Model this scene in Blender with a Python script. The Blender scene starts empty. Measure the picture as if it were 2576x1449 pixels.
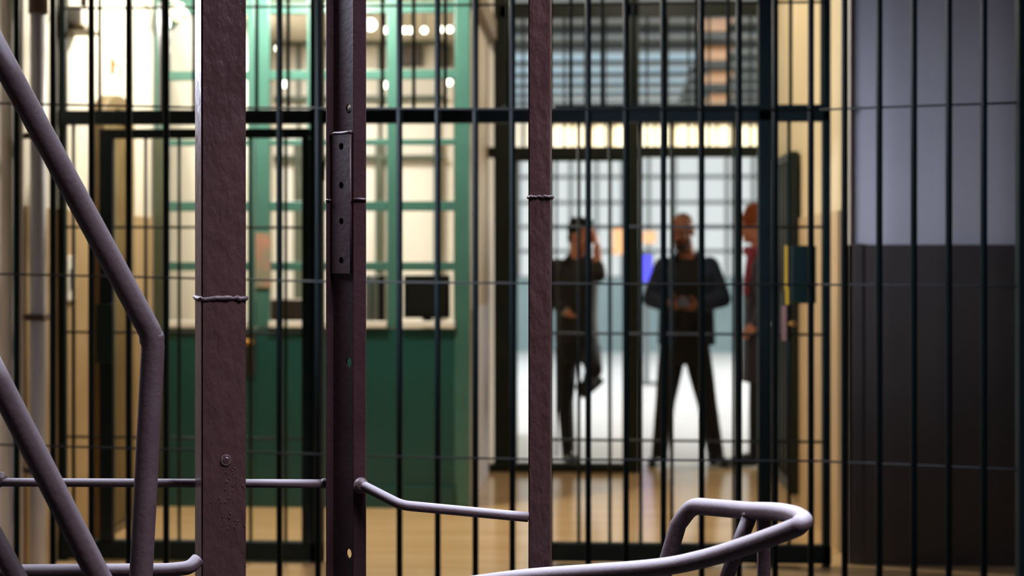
import bpy, bmesh, math, random
from mathutils import Vector, Matrix, Euler
random.seed(7)
PI = math.pi
S = bpy.context.scene
COL = S.collection

# ------------------------------------------------------------------ camera, world, lights, exposure
FPX = 55.0 / 36.0 * 2576.0
EYE = 1.45
YAW = math.radians(3.0)
CY, SY = math.cos(YAW), math.sin(YAW)
cam_d = bpy.data.cameras.new('camera')
cam_d.lens = 55.0
cam_d.sensor_width = 36.0
cam_d.shift_y = -74.5 / 2576.0
cam_d.clip_start = 0.05
cam_d.dof.use_dof = True
cam_d.dof.focus_distance = 3.75
cam_d.dof.aperture_fstop = 2.4
cam = bpy.data.objects.new('camera', cam_d)
cam.location = (0, 0, EYE)
cam.rotation_euler = (PI / 2, 0, YAW)
COL.objects.link(cam)
S.camera = cam

S.view_settings.view_transform = 'Standard'
S.view_settings.look = 'None'
S.view_settings.exposure = 0.0
S.view_settings.gamma = 1.0
S.view_settings.use_curve_mapping = False
S.cycles.use_denoising = True
S.cycles.sample_clamp_indirect = 6.0
S.cycles.max_bounces = 8
S.cycles.caustics_reflective = False
S.cycles.caustics_refractive = False

world = bpy.data.worlds.new('world')
world.use_nodes = True
world.node_tree.nodes['Background'].inputs[0].default_value = (0.6, 0.7, 0.9, 1)
world.node_tree.nodes['Background'].inputs[1].default_value = 0.02
S.world = world


def area(name, loc, aim, size, power, color, spread=180):
    d = bpy.data.lights.new(name, 'AREA')
    d.shape = 'RECTANGLE'
    d.size, d.size_y = size
    d.energy = power
    d.color = color
    d.spread = math.radians(spread)
    o = bpy.data.objects.new(name, d)
    o.location = loc
    o.rotation_euler = (Vector(aim) - Vector(loc)).to_track_quat('-Z', 'Y').to_euler()
    COL.objects.link(o)
    return o


def point(name, loc, power, color, r=0.08):
    d = bpy.data.lights.new(name, 'POINT')
    d.energy = power
    d.color = color
    d.shadow_soft_size = r
    o = bpy.data.objects.new(name, d)
    o.location = loc
    COL.objects.link(o)
    return o


COOL = (0.76, 0.80, 1.0)
WARM = (1.0, 0.91, 0.77)
NEUT = (1.0, 0.94, 0.86)
# daylight from an unseen tall window in the left wall of the stair hall
area('window_light_stair', (-2.50, 4.8, 2.9), (0.0, 4.0, 2.3), (1.0, 1.6), 170, COOL, 96)
area('added_beam_gate', (-2.50, 4.8, 1.9), (0.65, 7.6, 1.75), (0.8, 1.6), 15, COOL, 25)  # added narrow cool beam, shaped to fade across the right wall
# daylight over the stair from above
area('skylight_stair', (1.2, 2.5, 4.4), (0.1, 3.6, 1.0), (1.4, 1.4), 92, COOL, 76)
# ceiling lamps behind the gate and in the passage
point('lamp_gate_lobby', (-1.6, 8.3, 3.2), 210, WARM, 0.12)
point('lamp_passage', (0.4, 9.5, 3.3), 20, WARM, 0.15)
# ceiling panel of the office behind the glazed partition
area('lamp_office', (-2.12, 11.0, 3.16), (-2.12, 11.0, 0), (0.8, 0.7), 105, NEUT)
# added side lights that brighten the hall, no windows there
area('hall_fill_west', (-5.8, 17.5, 2.2), (0, 17.5, 0.2), (9.0, 2.4), 900, (0.93, 0.96, 1.0), 130)
area('hall_fill_east', (5.8, 17.5, 2.2), (0, 17.5, 0.2), (9.0, 2.4), 700, (1.0, 0.96, 0.92), 130)


# ------------------------------------------------------------------ helpers
def at(px, py, Y):
    """world point seen at pixel (px,py) on the plane y=Y"""
    u = (px - 1288.0) / FPX
    v = (650.0 - py) / FPX
    t = Y / (CY + u * SY)
    return Vector((t * (-SY + u * CY), Y, EYE + v * t))


def atx(px, py, X):
    """world point seen at pixel (px,py) on the plane x=X"""
    u = (px - 1288.0) / FPX
    v = (650.0 - py) / FPX
    t = X / (-SY + u * CY)
    return Vector((X, t * (CY + u * SY), EYE + v * t))


def rootloc(p):
    r = Vector((0, 0, 0))
    while p is not None:
        r += p.location
        p = p.parent
    return r


def tag(o, label=None, cat=None, group=None, kind=None):
    if label: o['label'] = label
    if cat: o['category'] = cat
    if group: o['group'] = group
    if kind: o['kind'] = kind
    return o


def thing(name, label, cat, loc=(0, 0, 0), group=None):
    o = bpy.data.objects.new(name, None)
    o.empty_display_size = 0.1
    COL.objects.link(o)
    o.location = loc
    return tag(o, label, cat, group)


def link(name, me, parent=None, loc=None, rot=None):
    o = bpy.data.objects.new(name, me)
    COL.objects.link(o)
    if parent is not None:
        o.parent = parent
    if loc is not None:
        o.location = Vector(loc) - rootloc(parent)
    if rot is not None:
        o.rotation_euler = rot
    return o


def obj(name, bm, mat, parent=None, smooth=False):
    """bm is in world coordinates"""
    me = bpy.data.meshes.new(name)
    if parent is not None:
        bmesh.ops.translate(bm, vec=-rootloc(parent), verts=bm.verts)
    bm.to_mesh(me)
    bm.free()
    if smooth:
        for p in me.polygons: p.use_smooth = True
    me.materials.append(mat)
    return link(name, me, parent)


def struct(name, bm, mat, parent=None, smooth=False):
    o = obj(name, bm, mat, parent, smooth)
    if parent is None: o['kind'] = 'structure'
    return o


def B(*boxes, bev=0.0):
    """boxes given as (x0,x1,y0,y1,z0,z1)"""
    bm = bmesh.new()
    for b in boxes: add_box(bm, *b)
    if bev > 0:
        bmesh.ops.bevel(bm, geom=bm.edges[:], offset=bev, segments=2, affect='EDGES', profile=0.6)
    return bm


def add_box(bm, x0, x1, y0, y1, z0, z1, rot=None, piv=None):
    m = Matrix.Translation(((x0 + x1) / 2, (y0 + y1) / 2, (z0 + z1) / 2)) @ Matrix.Diagonal((abs(x1 - x0), abs(y1 - y0), abs(z1 - z0), 1))
    r = bmesh.ops.create_cube(bm, size=1.0, matrix=m)
    if rot:
        bmesh.ops.rotate(bm, cent=piv or ((x0 + x1) / 2, (y0 + y1) / 2, (z0 + z1) / 2), matrix=Matrix.Rotation(rot, 3, 'Z'), verts=r['verts'])
    return r['verts']


def add_cone(bm, p0, p1, r0, r1, seg=14):
    p0, p1 = Vector(p0), Vector(p1)
    d = p1 - p0
    q = d.to_track_quat('Z', 'Y').to_matrix().to_4x4()
    m = Matrix.Translation((p0 + p1) / 2) @ q
    return bmesh.ops.create_cone(bm, cap_ends=True, segments=seg, radius1=r0, radius2=r1, depth=d.length, matrix=m)['verts']


def add_ball(bm, c, r, rot=None, u=14, v=10):
    if not hasattr(r, '__len__'): r = (r, r, r)
    m = Matrix.Translation(Vector(c)) @ (rot.to_4x4() if rot else Matrix()) @ Matrix.Diagonal((r[0], r[1], r[2], 1))
    return bmesh.ops.create_uvsphere(bm, u_segments=u, v_segments=v, radius=1.0, matrix=m)['verts']


def round_path(pts, rad, n=6):
    """fillet the corners of a polyline"""
    pts = [Vector(p) for p in pts]
    if not hasattr(rad, '__len__'): rad = [rad] * len(pts)
    out = [pts[0]]
    for i in range(1, len(pts) - 1):
        a, b, c = pts[i - 1], pts[i], pts[i + 1]
        r = min(rad[i], (a - b).length * 0.49, (c - b).length * 0.49)
        if r <= 0:
            out.append(b); continue
        p, q = b + (a - b).normalized() * r, b + (c - b).normalized() * r
        for k in range(n + 1):
            t = k / n
            out.append(p * (1 - t) ** 2 + b * 2 * t * (1 - t) + q * t * t)
    out.append(pts[-1])
    return out


def pipe(pts, r, seg=16, wob=0.0):
    pts = [Vector(p) for p in pts]
    bm = bmesh.new()
    rings = []
    n = len(pts)
    T = []
    for i in range(n):
        a, b = pts[max(0, i - 1)], pts[min(n - 1, i + 1)]
        T.append((b - a).normalized())
    up = Vector((0, 0, 1)) if abs(T[0].z) < 0.9 else Vector((0, 1, 0))
    N = (up - T[0] * up.dot(T[0])).normalized()
    for i in range(n):
        N = (N - T[i] * N.dot(T[i])).normalized()
        Bn = T[i].cross(N)
        rr = r[i] if hasattr(r, '__len__') else r
        ring = []
        for k in range(seg):
            a = 2 * PI * k / seg
            q = rr * (1 + random.uniform(-wob, wob))
            ring.append(bm.verts.new(pts[i] + N * math.cos(a) * q + Bn * math.sin(a) * q))
        rings.append(ring)
    for i in range(n - 1):
        for k in range(seg):
            bm.faces.new((rings[i][k], rings[i][(k + 1) % seg], rings[i + 1][(k + 1) % seg], rings[i + 1][k]))
    bm.faces.new(list(reversed(rings[0])))
    bm.faces.new(rings[-1])
    bmesh.ops.recalc_face_normals(bm, faces=bm.faces)
    return bm


def smoothsub(pts, k=4):
    """densify a polyline so a pipe follows it in short steps"""
    out = []
    for a, b in zip(pts, pts[1:]):
        for i in range(k): out.append(Vector(a).lerp(Vector(b), i / k))
    out.append(Vector(pts[-1]))
    return out


def holed_plate(outline, holes, thick):
    """flat plate with real holes: outline and holes are lists of 2-D loops; returned bmesh lies in XY, thickness in Z"""
    cu = bpy.data.curves.new('plate', 'CURVE')
    cu.dimensions = '2D'
    cu.fill_mode = 'BOTH'
    cu.extrude = thick / 2
    for loop in [outline] + holes:
        sp = cu.splines.new('POLY')
        sp.points.add(len(loop) - 1)
        for p, (x, y) in zip(sp.points, loop): p.co = (x, y, 0, 1)
        sp.use_cyclic_u = True
    o = bpy.data.objects.new('plate', cu)
    me = bpy.data.meshes.new_from_object(o)
    bm = bmesh.new()
    bm.from_mesh(me)
    bpy.data.objects.remove(o)
    bpy.data.curves.remove(cu)
    bpy.data.meshes.remove(me)
    bmesh.ops.remove_doubles(bm, verts=bm.verts, dist=1e-5)
    return bm


def circle(cx, cy, r, n=18):
    return [(cx + r * math.cos(2 * PI * k / n), cy + r * math.sin(2 * PI * k / n)) for k in range(n)]


# ------------------------------------------------------------------ materials
def lin(r, g, b):
    f = lambda c: (c / 255) / 12.92 if c / 255 <= 0.04045 else ((c / 255 + 0.055) / 1.055) ** 2.4
    return (f(r), f(g), f(b), 1.0)


def mat(name, col, rough=0.5, metal=0.0, col2=None, scale=6.0, bump=0.0, bscale=40.0, stretch=(1, 1, 1), emit=None, es=0.0, spec=None, lit_top=None, bd=0.004):
    m = bpy.data.materials.new(name)
    m.use_nodes = True
    nt = m.node_tree
    b = nt.nodes['Principled BSDF']
    b.inputs['Roughness'].default_value = rough
    b.inputs['Metallic'].default_value = metal
    if spec is not None: b.inputs['Specular IOR Level'].default_value = spec
    tc = nt.nodes.new('ShaderNodeTexCoord')
    mp = nt.nodes.new('ShaderNodeMapping')
    mp.inputs['Scale'].default_value = stretch
    nt.links.new(tc.outputs['Object'], mp.inputs['Vector'])
    csock = None
    if col2 is not None:
        n = nt.nodes.new('ShaderNodeTexNoise')
        n.inputs['Scale'].default_value = scale
        n.inputs['Detail'].default_value = 5
        nt.links.new(mp.outputs[0], n.inputs['Vector'])
        mr = nt.nodes.new('ShaderNodeMapRange')
        mr.inputs[1].default_value = 0.3
        mr.inputs[2].default_value = 0.7
        nt.links.new(n.outputs[0], mr.inputs[0])
        mx = nt.nodes.new('ShaderNodeMix')
        mx.data_type = 'RGBA'
        mx.inputs[6].default_value = col
        mx.inputs[7].default_value = col2
        nt.links.new(mr.outputs[0], mx.inputs[0])
        csock = mx.outputs[2]
    if lit_top is not None:
        # paler upward-facing surfaces: light from above put into the colour
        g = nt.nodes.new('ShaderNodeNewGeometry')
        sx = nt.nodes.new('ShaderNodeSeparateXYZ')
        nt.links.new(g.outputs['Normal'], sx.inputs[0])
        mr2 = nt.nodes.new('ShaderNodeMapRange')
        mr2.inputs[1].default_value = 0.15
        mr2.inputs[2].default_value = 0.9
        mr2.inputs[4].default_value = lit_top[1]
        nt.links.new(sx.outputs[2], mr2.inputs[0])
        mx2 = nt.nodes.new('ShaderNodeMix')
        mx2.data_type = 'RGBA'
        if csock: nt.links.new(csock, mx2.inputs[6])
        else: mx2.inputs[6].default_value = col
        mx2.inputs[7].default_value = lit_top[0]
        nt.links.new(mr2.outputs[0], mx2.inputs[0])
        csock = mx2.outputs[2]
    if csock: nt.links.new(csock, b.inputs['Base Color'])
    else: b.inputs['Base Color'].default_value = col
    if bump > 0:
        n2 = nt.nodes.new('ShaderNodeTexNoise')
        n2.inputs['Scale'].default_value = bscale
        n2.inputs['Detail'].default_value = 6
        nt.links.new(mp.outputs[0], n2.inputs['Vector'])
        bp = nt.nodes.new('ShaderNodeBump')
        bp.inputs['Strength'].default_value = bump
        bp.inputs['Distance'].default_value = bd
        nt.links.new(n2.outputs[0], bp.inputs['Height'])
        nt.links.new(bp.outputs[0], b.inputs['Normal'])
    if emit is not None:
        b.inputs['Emission Color'].default_value = emit
        b.inputs['Emission Strength'].default_value = es
    return m


def glass_mat(name, tint=(0.95, 0.97, 0.96, 1)):
    m = bpy.data.materials.new(name)
    m.use_nodes = True
    nt = m.node_tree
    out = nt.nodes['Material Output']
    nt.nodes.remove(nt.nodes['Principled BSDF'])
    tr = nt.nodes.new('ShaderNodeBsdfTransparent')
    tr.inputs[0].default_value = tint
    gl = nt.nodes.new('ShaderNodeBsdfGlossy')
    gl.inputs['Roughness'].default_value = 0.04
    fr = nt.nodes.new('ShaderNodeFresnel')
    fr.inputs[0].default_value = 1.45
    mx = nt.nodes.new('ShaderNodeMixShader')
    nt.links.new(fr.outputs[0], mx.inputs[0])
    nt.links.new(tr.outputs[0], mx.inputs[1])
    nt.links.new(gl.outputs[0], mx.inputs[2])
    nt.links.new(mx.outputs[0], out.inputs[0])
    return m


M = {}
M['maroon'] = mat('maroon_paint', lin(72, 49, 48), 0.3, col2=lin(62, 40, 39), scale=9, bump=0.9, bscale=42, stretch=(1, 1, 0.5), bd=0.0065)
M['maroon_flat'] = mat('maroon_paint_channel', lin(66, 42, 44), 0.46, spec=0.35, col2=lin(57, 34, 36), scale=8, bump=0.25, bscale=70)
M['rail'] = mat('maroon_rail_paint', lin(80, 60, 61), 0.6, spec=0.4, col2=lin(70, 50, 52), scale=14, bump=0.35, bscale=70, lit_top=(lin(190, 182, 186), 0.85))
M['weld'] = mat('painted_weld', lin(76, 54, 54), 0.5, bump=0.6, bscale=90, lit_top=(lin(130, 118, 120), 0.45))
M['iron'] = mat('dark_green_iron', lin(13, 28, 29), 0.5, col2=lin(10, 22, 24), scale=10, bump=0.1, spec=0.2)
M['iron_far'] = mat('dark_green_iron_far', lin(26, 36, 32), 0.5, col2=lin(20, 28, 26), scale=10, spec=0.3)
M['wire'] = mat('grey_wire', lin(56, 59, 59), 0.65, spec=0.25)
M['lockgreen'] = mat('lock_box_green', lin(13, 34, 30), 0.5, spec=0.25)
M['teal'] = mat('green_gloss_paint', lin(68, 114, 106), 0.32, col2=lin(61, 105, 97), scale=3)
M['teal_dark'] = mat('green_panel_paint', lin(24, 78, 76), 0.4, col2=lin(21, 70, 68), scale=2.0)
M['jamb'] = mat('olive_jamb_paint', lin(70, 78, 60), 0.5, col2=lin(56, 62, 48), scale=3)
M['cream'] = mat('cream_wall_paint', lin(232, 227, 214), 0.6, col2=lin(224, 218, 204), scale=1.5, bump=0.1, bscale=12)
M['tan'] = mat('tan_dado_paint', lin(182, 158, 122), 0.55, col2=lin(166, 140, 102), scale=2.2, bump=0.1, bscale=12)
M['grey_wall'] = mat('pale_grey_wall_paint', lin(196, 194, 200), 0.62, col2=lin(184, 183, 190), scale=1.2, bump=0.08, bscale=10)
M['grey_dado'] = mat('dark_grey_dado_paint', lin(74, 68, 64), 0.6, col2=lin(64, 58, 56), scale=2.5, bump=0.1, bscale=14)
M['near_wall'] = mat('beige_grey_wall', lin(206, 199, 196), 0.65, col2=lin(192, 185, 182), scale=1.5, bump=0.1, bscale=12)
M['cream_right'] = mat('buff_wall_paint', lin(204, 188, 152), 0.6, col2=lin(192, 174, 136), scale=1.5)
M['dim_floor'] = mat('dark_stone_floor', lin(64, 60, 58), 0.6, col2=lin(54, 50, 49), scale=3)
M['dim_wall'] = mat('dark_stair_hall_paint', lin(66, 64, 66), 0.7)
M['passage'] = mat('passage_wall_paint', lin(186, 172, 146), 0.6, col2=lin(170, 156, 130), scale=1.5)
M['office'] = mat('office_wall_paint', lin(226, 220, 212), 0.6, col2=lin(218, 211, 202), scale=1.2)
M['ceil'] = mat('ceiling_paint', lin(200, 192, 176), 0.7)
M['floor'] = mat('tan_floor', lin(222, 190, 146), 0.17, col2=lin(206, 170, 122), scale=1.6, stretch=(0.5, 6, 1), bump=0.03, bscale=8)
M['hall_floor'] = mat('white_hall_floor', lin(226, 224, 222), 0.22, col2=lin(214, 213, 214), scale=0.8)
M['hall_dado'] = mat('blue_grey_dado', lin(104, 124, 128), 0.45, col2=lin(94, 114, 118), scale=1.0)
M['hall_wall'] = mat('hall_wall_paint', lin(220, 210, 190), 0.6)
M['hall_beam'] = mat('dark_ceiling_beam', lin(50, 58, 60), 0.5)
M['hall_board'] = mat('blue_ceiling_board', lin(118, 142, 156), 0.3, col2=lin(102, 128, 144), scale=1.0)
M['hall_board_dark'] = mat('dark_ceiling_board', lin(58, 58, 52), 0.5)
M['tan_panel'] = mat('tan_wood_panel', lin(150, 112, 76), 0.5, col2=lin(136, 98, 64), scale=4)
M['mullion'] = mat('window_mullion', lin(80, 86, 88), 0.5)
M['pane'] = mat('daylit_frosted_pane', lin(60, 62, 62), 0.4, emit=lin(228, 238, 238), es=0.82)
M['warm_lamp'] = mat('warm_lamp_diffuser', lin(255, 235, 190), 0.5, emit=(1.0, 0.88, 0.62, 1), es=1.0)
M['bulb'] = mat('lit_bulb', lin(255, 245, 225), 0.5, emit=(1.0, 0.93, 0.8, 1), es=6.0)
M['glass'] = glass_mat('window_glass')
M['conduit'] = mat('grey_conduit_paint', lin(218, 218, 228), 0.5, col2=lin(204, 204, 214), scale=5)
M['rust'] = mat('brown_pipe_paint', lin(98, 78, 64), 0.55, col2=lin(84, 66, 54), scale=5)
M['olive'] = mat('olive_wood', lin(118, 100, 64), 0.55, col2=lin(100, 84, 52), scale=4)
M['white'] = mat('white_plastic', lin(232, 230, 224), 0.5)
M['black'] = mat('black_plastic', lin(18, 18, 20), 0.35)
M['dark_frame'] = mat('dark_frame', lin(52, 46, 44), 0.5)
M['print'] = mat('dark_print', lin(92, 78, 70), 0.5, col2=lin(60, 52, 50), scale=5)
M['brass'] = mat('brass', lin(196, 150, 80), 0.3, metal=0.8)
M['steel'] = mat('steel', lin(180, 180, 178), 0.3, metal=0.9)
M['yellow'] = mat('yellow_tape', lin(214, 172, 40), 0.5)
M['pinktape'] = mat('dull_pink_cloth', lin(150, 112, 104), 0.8)
M['blue_screen'] = mat('blue_screen', lin(40, 40, 120), 0.3, emit=lin(90, 90, 255), es=1.1)
M['orange_print'] = mat('orange_print', lin(226, 170, 120), 0.6)
M['wood_box'] = mat('brown_cabinet', lin(112, 80, 52), 0.5, col2=lin(96, 66, 42), scale=4)
M['skin'] = mat('skin', lin(156, 100, 76), 0.55, col2=lin(146, 92, 68), scale=10)
M['skin2'] = mat('skin_fair', lin(204, 138, 112), 0.55, col2=lin(192, 124, 98), scale=10)
M['lip'] = mat('lips', lin(140, 74, 66), 0.5)
M['eye'] = mat('eye_white', lin(150, 140, 130), 0.3)
M['iris'] = mat('iris_dark', lin(30, 22, 18), 0.2)
M['hair'] = mat('dark_hair', lin(16, 12, 11), 0.7, spec=0.2, bump=0.5, bscale=120)
M['beard'] = mat('dark_beard', lin(40, 28, 24), 0.7, bump=0.5, bscale=140)
M['stubble'] = mat('shaved_hair', lin(120, 78, 54), 0.6, bump=0.3, bscale=160)
M['navy'] = mat('navy_cloth', lin(34, 48, 72), 0.85, col2=lin(28, 40, 62), scale=8, bump=0.4, bscale=18)
M['blackcloth'] = mat('black_cloth', lin(20, 19, 22), 0.85, col2=lin(15, 15, 17), scale=8, bump=0.4, bscale=18)
M['browncloth'] = mat('dark_brown_leather', lin(26, 22, 19), 0.7, col2=lin(20, 18, 16), scale=8, bump=0.4, bscale=18)
M['trouser'] = mat('black_trouser_cloth', lin(19, 20, 26), 0.85, bump=0.4, bscale=14)
M['shoe'] = mat('black_shoe_leather', lin(18, 16, 16), 0.35)
M['rustknit'] = mat('rust_orange_knit', lin(150, 74, 36), 0.9, col2=lin(134, 62, 30), scale=30, bump=0.6, bscale=120)
M['purple'] = mat('grey_purple_coat', lin(52, 48, 62), 0.85, bump=0.4, bscale=18)
M['redscarf'] = mat('pink_red_scarf', lin(150, 58, 78), 0.9, bump=0.5, bscale=40)

# ------------------------------------------------------------------ setting
XL, XR = -2.585, 1.215          # corridor side walls
YG = 7.42                       # gate
YP = 9.07                       # green partition
YF = 10.66                      # far gate
YH0, YH1 = 12.9, 24.4           # hall
DADO = 1.69
ZC = 3.7

struct('floor', B((-6, 4.2, 6.6, YF + .2, -0.12, 0)), M['floor'])
struct('floor_stair', B((-6, 4.2, -2.5, 6.6, -0.12, 0)), M['dim_floor'])
fh = struct('floor_hall', B((-6.5, 6.5, YF + .2, YH1 + .3, -0.12, 0)), M['hall_floor'])
# left wall: upper cream, tan dado slightly proud
wl = struct('wall_left', B((XL - .3, XL, 6.98, YP + 3.6, 0, ZC)), M['cream'])
obj('dado', B((XL, XL + .012, 6.98, YP - .06, 0, DADO), bev=.004), M['tan'], wl)
wnl = struct('wall_near_left', B((XL - .3, XL, -2.5, 6.98, 0, ZC + .6)), M['near_wall'])
# right wall of the corridor and its dado
wr = struct('wall_right', B((XR, XR + .3, 7.78, 10.74, 0, ZC)), M['cream_right'])
obj('dado', B((XR - .012, XR, 7.78, 10.60, 0, DADO), bev=.004), M['tan'], wr)
# frontal wall right of the opening
wf = struct('wall_front', B((XR, 4.2, 7.5, 7.78, 0, ZC + .6)), M['grey_wall'])
obj('dado', B((XR - .012, 4.2, 7.485, 7.5, 0, 1.515), (XR + .01, XR + .055, 7.475, 7.486, 0, 1.52), bev=.003), M['grey_dado'], wf)
struct('wall_near_right', B((4.2, 4.4, -2.5, 7.5, 0, ZC + .6)), M['dim_wall'])
struct('wall_behind', B((-6, 4.4, -2.7, -2.5, 0, ZC + .6)), M['dim_wall'])
struct('wall_lintel', B((XL, XR, 7.5, 7.78, 3.55, ZC + .6)), M['cream'])
struct('ceiling', B((XL - .3, XR + .3, 7.5, YH0, ZC, ZC + .15)), M['ceil'])
struct('ceiling_stair', B((-6, 4.4, -2.7, 7.5, ZC + .9, ZC + 1.05)), M['dim_wall'])
# passage wall between office and passage, cornice along it
XPW = -0.72
wp = struct('wall_passage', B((XPW - .1, XPW, YP + .05, YH0, 0, ZC)), M['passage'])
obj('dado', B((XPW, XPW + .01, YP + .1, YF - .1, 0, 1.15), bev=.003), M['grey_wall'], wp)
struct('trim_1', B((XPW, XPW + .06, YP + .05, YH0, 2.92, 3.06), bev=.01), M['olive'])
# office back wall, outer walls of hall
struct('ceiling_office', B((XL, XPW - .1, YP + .06, 12.6, 3.2, 3.3)), M['ceil'])
struct('wall_office', B((XL - .3, XPW - .1, 12.6, 12.8, 0, ZC)), M['office'])
struct('wall_hall_left', B((-6.4, -6.2, 12.6, YH1, 0, ZC)), M['hall_wall'])
struct('wall_hall_right', B((6.2, 6.4, 10.74, YH1, 0, ZC)), M['hall_wall'])
struct('wall_hall_front', B((-6.2, XL - .3, 12.6, 12.8, 0, ZC), (XR + .3, 6.2, 10.74, 10.94, 0, ZC)), M['hall_wall'])
wb = struct('wall_hall_back', B((-6.2, 6.2, YH1, YH1 + .25, 0, 1.14), (-6.2, 6.2, YH1, YH1 + .25, 3.10, ZC)), M['hall_wall'])
obj('dado', B((-6.2, 6.2, YH1 - .04, YH1, 0, 1.14), bev=.005), M['hall_dado'], wb)
struct('ceiling_hall', B((-6.4, 6.4, YH0, YH1 + .25, ZC + .02, ZC + .15)), M['hall_board_dark'])

# hall ceiling: boards between dark cross beams, each its own piece
hc = thing('beamed_ceiling', 'dark beamed hall ceiling with bluish boards between its beams, above the far gate', 'ceiling', (0, YH0, ZC - .1))
hc['kind'] = 'structure'
y = 13.0
k = 0
while y < YH1 - .2:
    obj('beam', B((-6.2, 6.2, y, y + .30, ZC - .065, ZC + .02), bev=.01), M['hall_beam'], hc)
    if k >= 3:
        obj('board', B((-6.2, 1.05 + .02 * k, y + .31, y + 1.14, ZC - .03, ZC + .02), bev=.006), M['hall_board'], hc)
    y += 1.15
    k += 1
for px, py in ((1800, 58), (1800, 135), (1806, 196), (1808, 250)):
    t = (ZC - .16 - EYE) * FPX / (650 - py)
    p = Vector((t * (-SY + (px - 1288) / FPX * CY), t * (CY + (px - 1288) / FPX * SY), 0))
    obj('wood_panel', B((p.x - .14, p.x + .14, p.y - .38, p.y + .38, ZC - .18, ZC - .125), bev=.01), M['tan_panel'], hc)

# window wall at the end of the hall: frame, bars and frosted panes, each a piece
wn = thing('window_1', 'wide daylit grid window across the far end of the hall', 'window', (0, YH1, 1.14))
wn['kind'] = 'structure'
CW, NX = 0.405, 18
x0 = -3.2
zs = [1.14, 1.56, 1.94, 2.32, 2.72, 3.10]
vb = bpy.data.meshes.new('mullion')
bmv = B((-.03, .03, -.04, .03, 0, 1.94), bev=.006); bmv.to_mesh(vb); bmv.free(); vb.materials.append(M['mullion'])
for i in range(NX + 1):
    link('mullion', vb, wn, (x0 + i * CW, YH1 + .07, 1.14))
hb = bpy.data.meshes.new('transom_bar')
bmh = B((0, CW * NX, -.034, .024, -.03, .03), bev=.006); bmh.to_mesh(hb); bmh.free(); hb.materials.append(M['mullion'])
for z in zs:
    link('transom_bar', hb, wn, (x0, YH1 + .075, z))
for j in range(5):
    pm = bpy.data.meshes.new('pane')
    bmp = B((.02, CW - .02, -.006, .006, .02, zs[j + 1] - zs[j] - .02)); bmp.to_mesh(pm); bmp.free(); pm.materials.append(M['pane'])
    for i in range(NX):
        link('pane', pm, wn, (x0 + i * CW, YH1 + .09, zs[j]))
struct('wall_hall_pier_left', B((-6.2, x0 - .02, YH1, YH1 + .25, 1.14, 3.10)), M['hall_wall'])
struct('wall_hall_pier_right', B((x0 + CW * NX + .02, 6.2, YH1, YH1 + .25, 1.14, 3.10)), M['hall_wall'])

# ------------------------------------------------------------------ bar meshes
_cache = {}


def bar_mesh(r, h, m, kind='round'):
    key = (r, h, m.name, kind)
    if key not in _cache:
        bm = bmesh.new()
        if kind == 'round':
            bmesh.ops.create_cone(bm, cap_ends=True, segments=10, radius1=r, radius2=r, depth=h, matrix=Matrix.Translation((0, 0, h / 2)))
        else:
            add_box(bm, -r, r, -r, r, 0, h)
            bmesh.ops.bevel(bm, geom=bm.edges[:], offset=r * .2, segments=1, affect='EDGES')
        me = bpy.data.meshes.new('bar')
        bm.to_mesh(me); bm.free()
        me.materials.append(m)
        if kind == 'round':
            for p in me.polygons: p.use_smooth = len(p.vertices) == 4
        _cache[key] = me
    return _cache[key]


# ------------------------------------------------------------------ L1: bar fence in front of the gate
YB = 6.2
fe = thing('bar_fence', 'wide screen of slim dark green round bars and thin wires before the gate', 'fence', (0, YB, 0))
bx = [-53, 42, 133, 230, 324, 418, 513, 608, 703, 800, 900, 1005, 1101, 1196, 1289, 1383, 1480, 1575, 1669, 1765, 1859, 1950, 2040]
for px in bx:
    p = at(px, 700, YB)
    link('bar', bar_mesh(.0125, 4.2, M['iron']), fe, (p.x, YB, 0))
obj('foot_rail', B((at(-60, 0, YB).x, at(2060, 0, YB).x, YB - .02, YB + .02, 0, .04), bev=.004), M['iron'], fe)
for w in ([(-60, 259), (480, 270), (1200, 274), (2060, 276)], [(-60, 688), (400, 698), (800, 708), (1500, 714), (2060, 716)], [(-60, 1117), (480, 1132), (920, 1147), (1320, 1155), (2060, 1160)]):
    obj('wire', pipe([at(x, yy, YB - .014) for x, yy in w], .0042, 8), M['wire'], fe, True)

PA = at(2062, 700, YB)
PB = at(2575, 700, 5.86)
fr_ = thing('bar_fence', 'angled return of slim dark bars standing before the grey wall at right', 'fence', (PA.x, PA.y, 0))


def on_return(px, py):
    """point of the angled fence plane seen at pixel column px"""
    u = (px - 1288) / FPX
    d = Vector((-SY + u * CY, CY + u * SY, 0))
    e = Vector((PB.x - PA.x, PB.y - PA.y, 0))
    # t*d = PA + s*e
    den = d.x * e.y - d.y * e.x
    t = (PA.x * e.y - PA.y * e.x) / den
    return Vector((d.x * t, d.y * t, EYE + (650 - py) / FPX * t))


for px in (2125, 2212, 2299, 2387, 2475):
    p = on_return(px, 700)
    link('bar', bar_mesh(.0125, 4.2, M['iron']), fr_, (p.x, p.y, 0))
pe = on_return(2572, 700)
obj('end_post', B((pe.x - .02, pe.x + .06, pe.y - .03, pe.y + .03, 0, 4.2), bev=.004), M['iron'], fr_)
for w in ([(2062, 276), (2300, 267), (2572, 258)], [(2062, 716), (2300, 718), (2572, 720)], [(2062, 1160), (2300, 1170), (2572, 1182)]):
    obj('wire', pipe([on_return(x, yy) for x, yy in w], .0042, 8), M['wire'], fr_, True)

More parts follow.
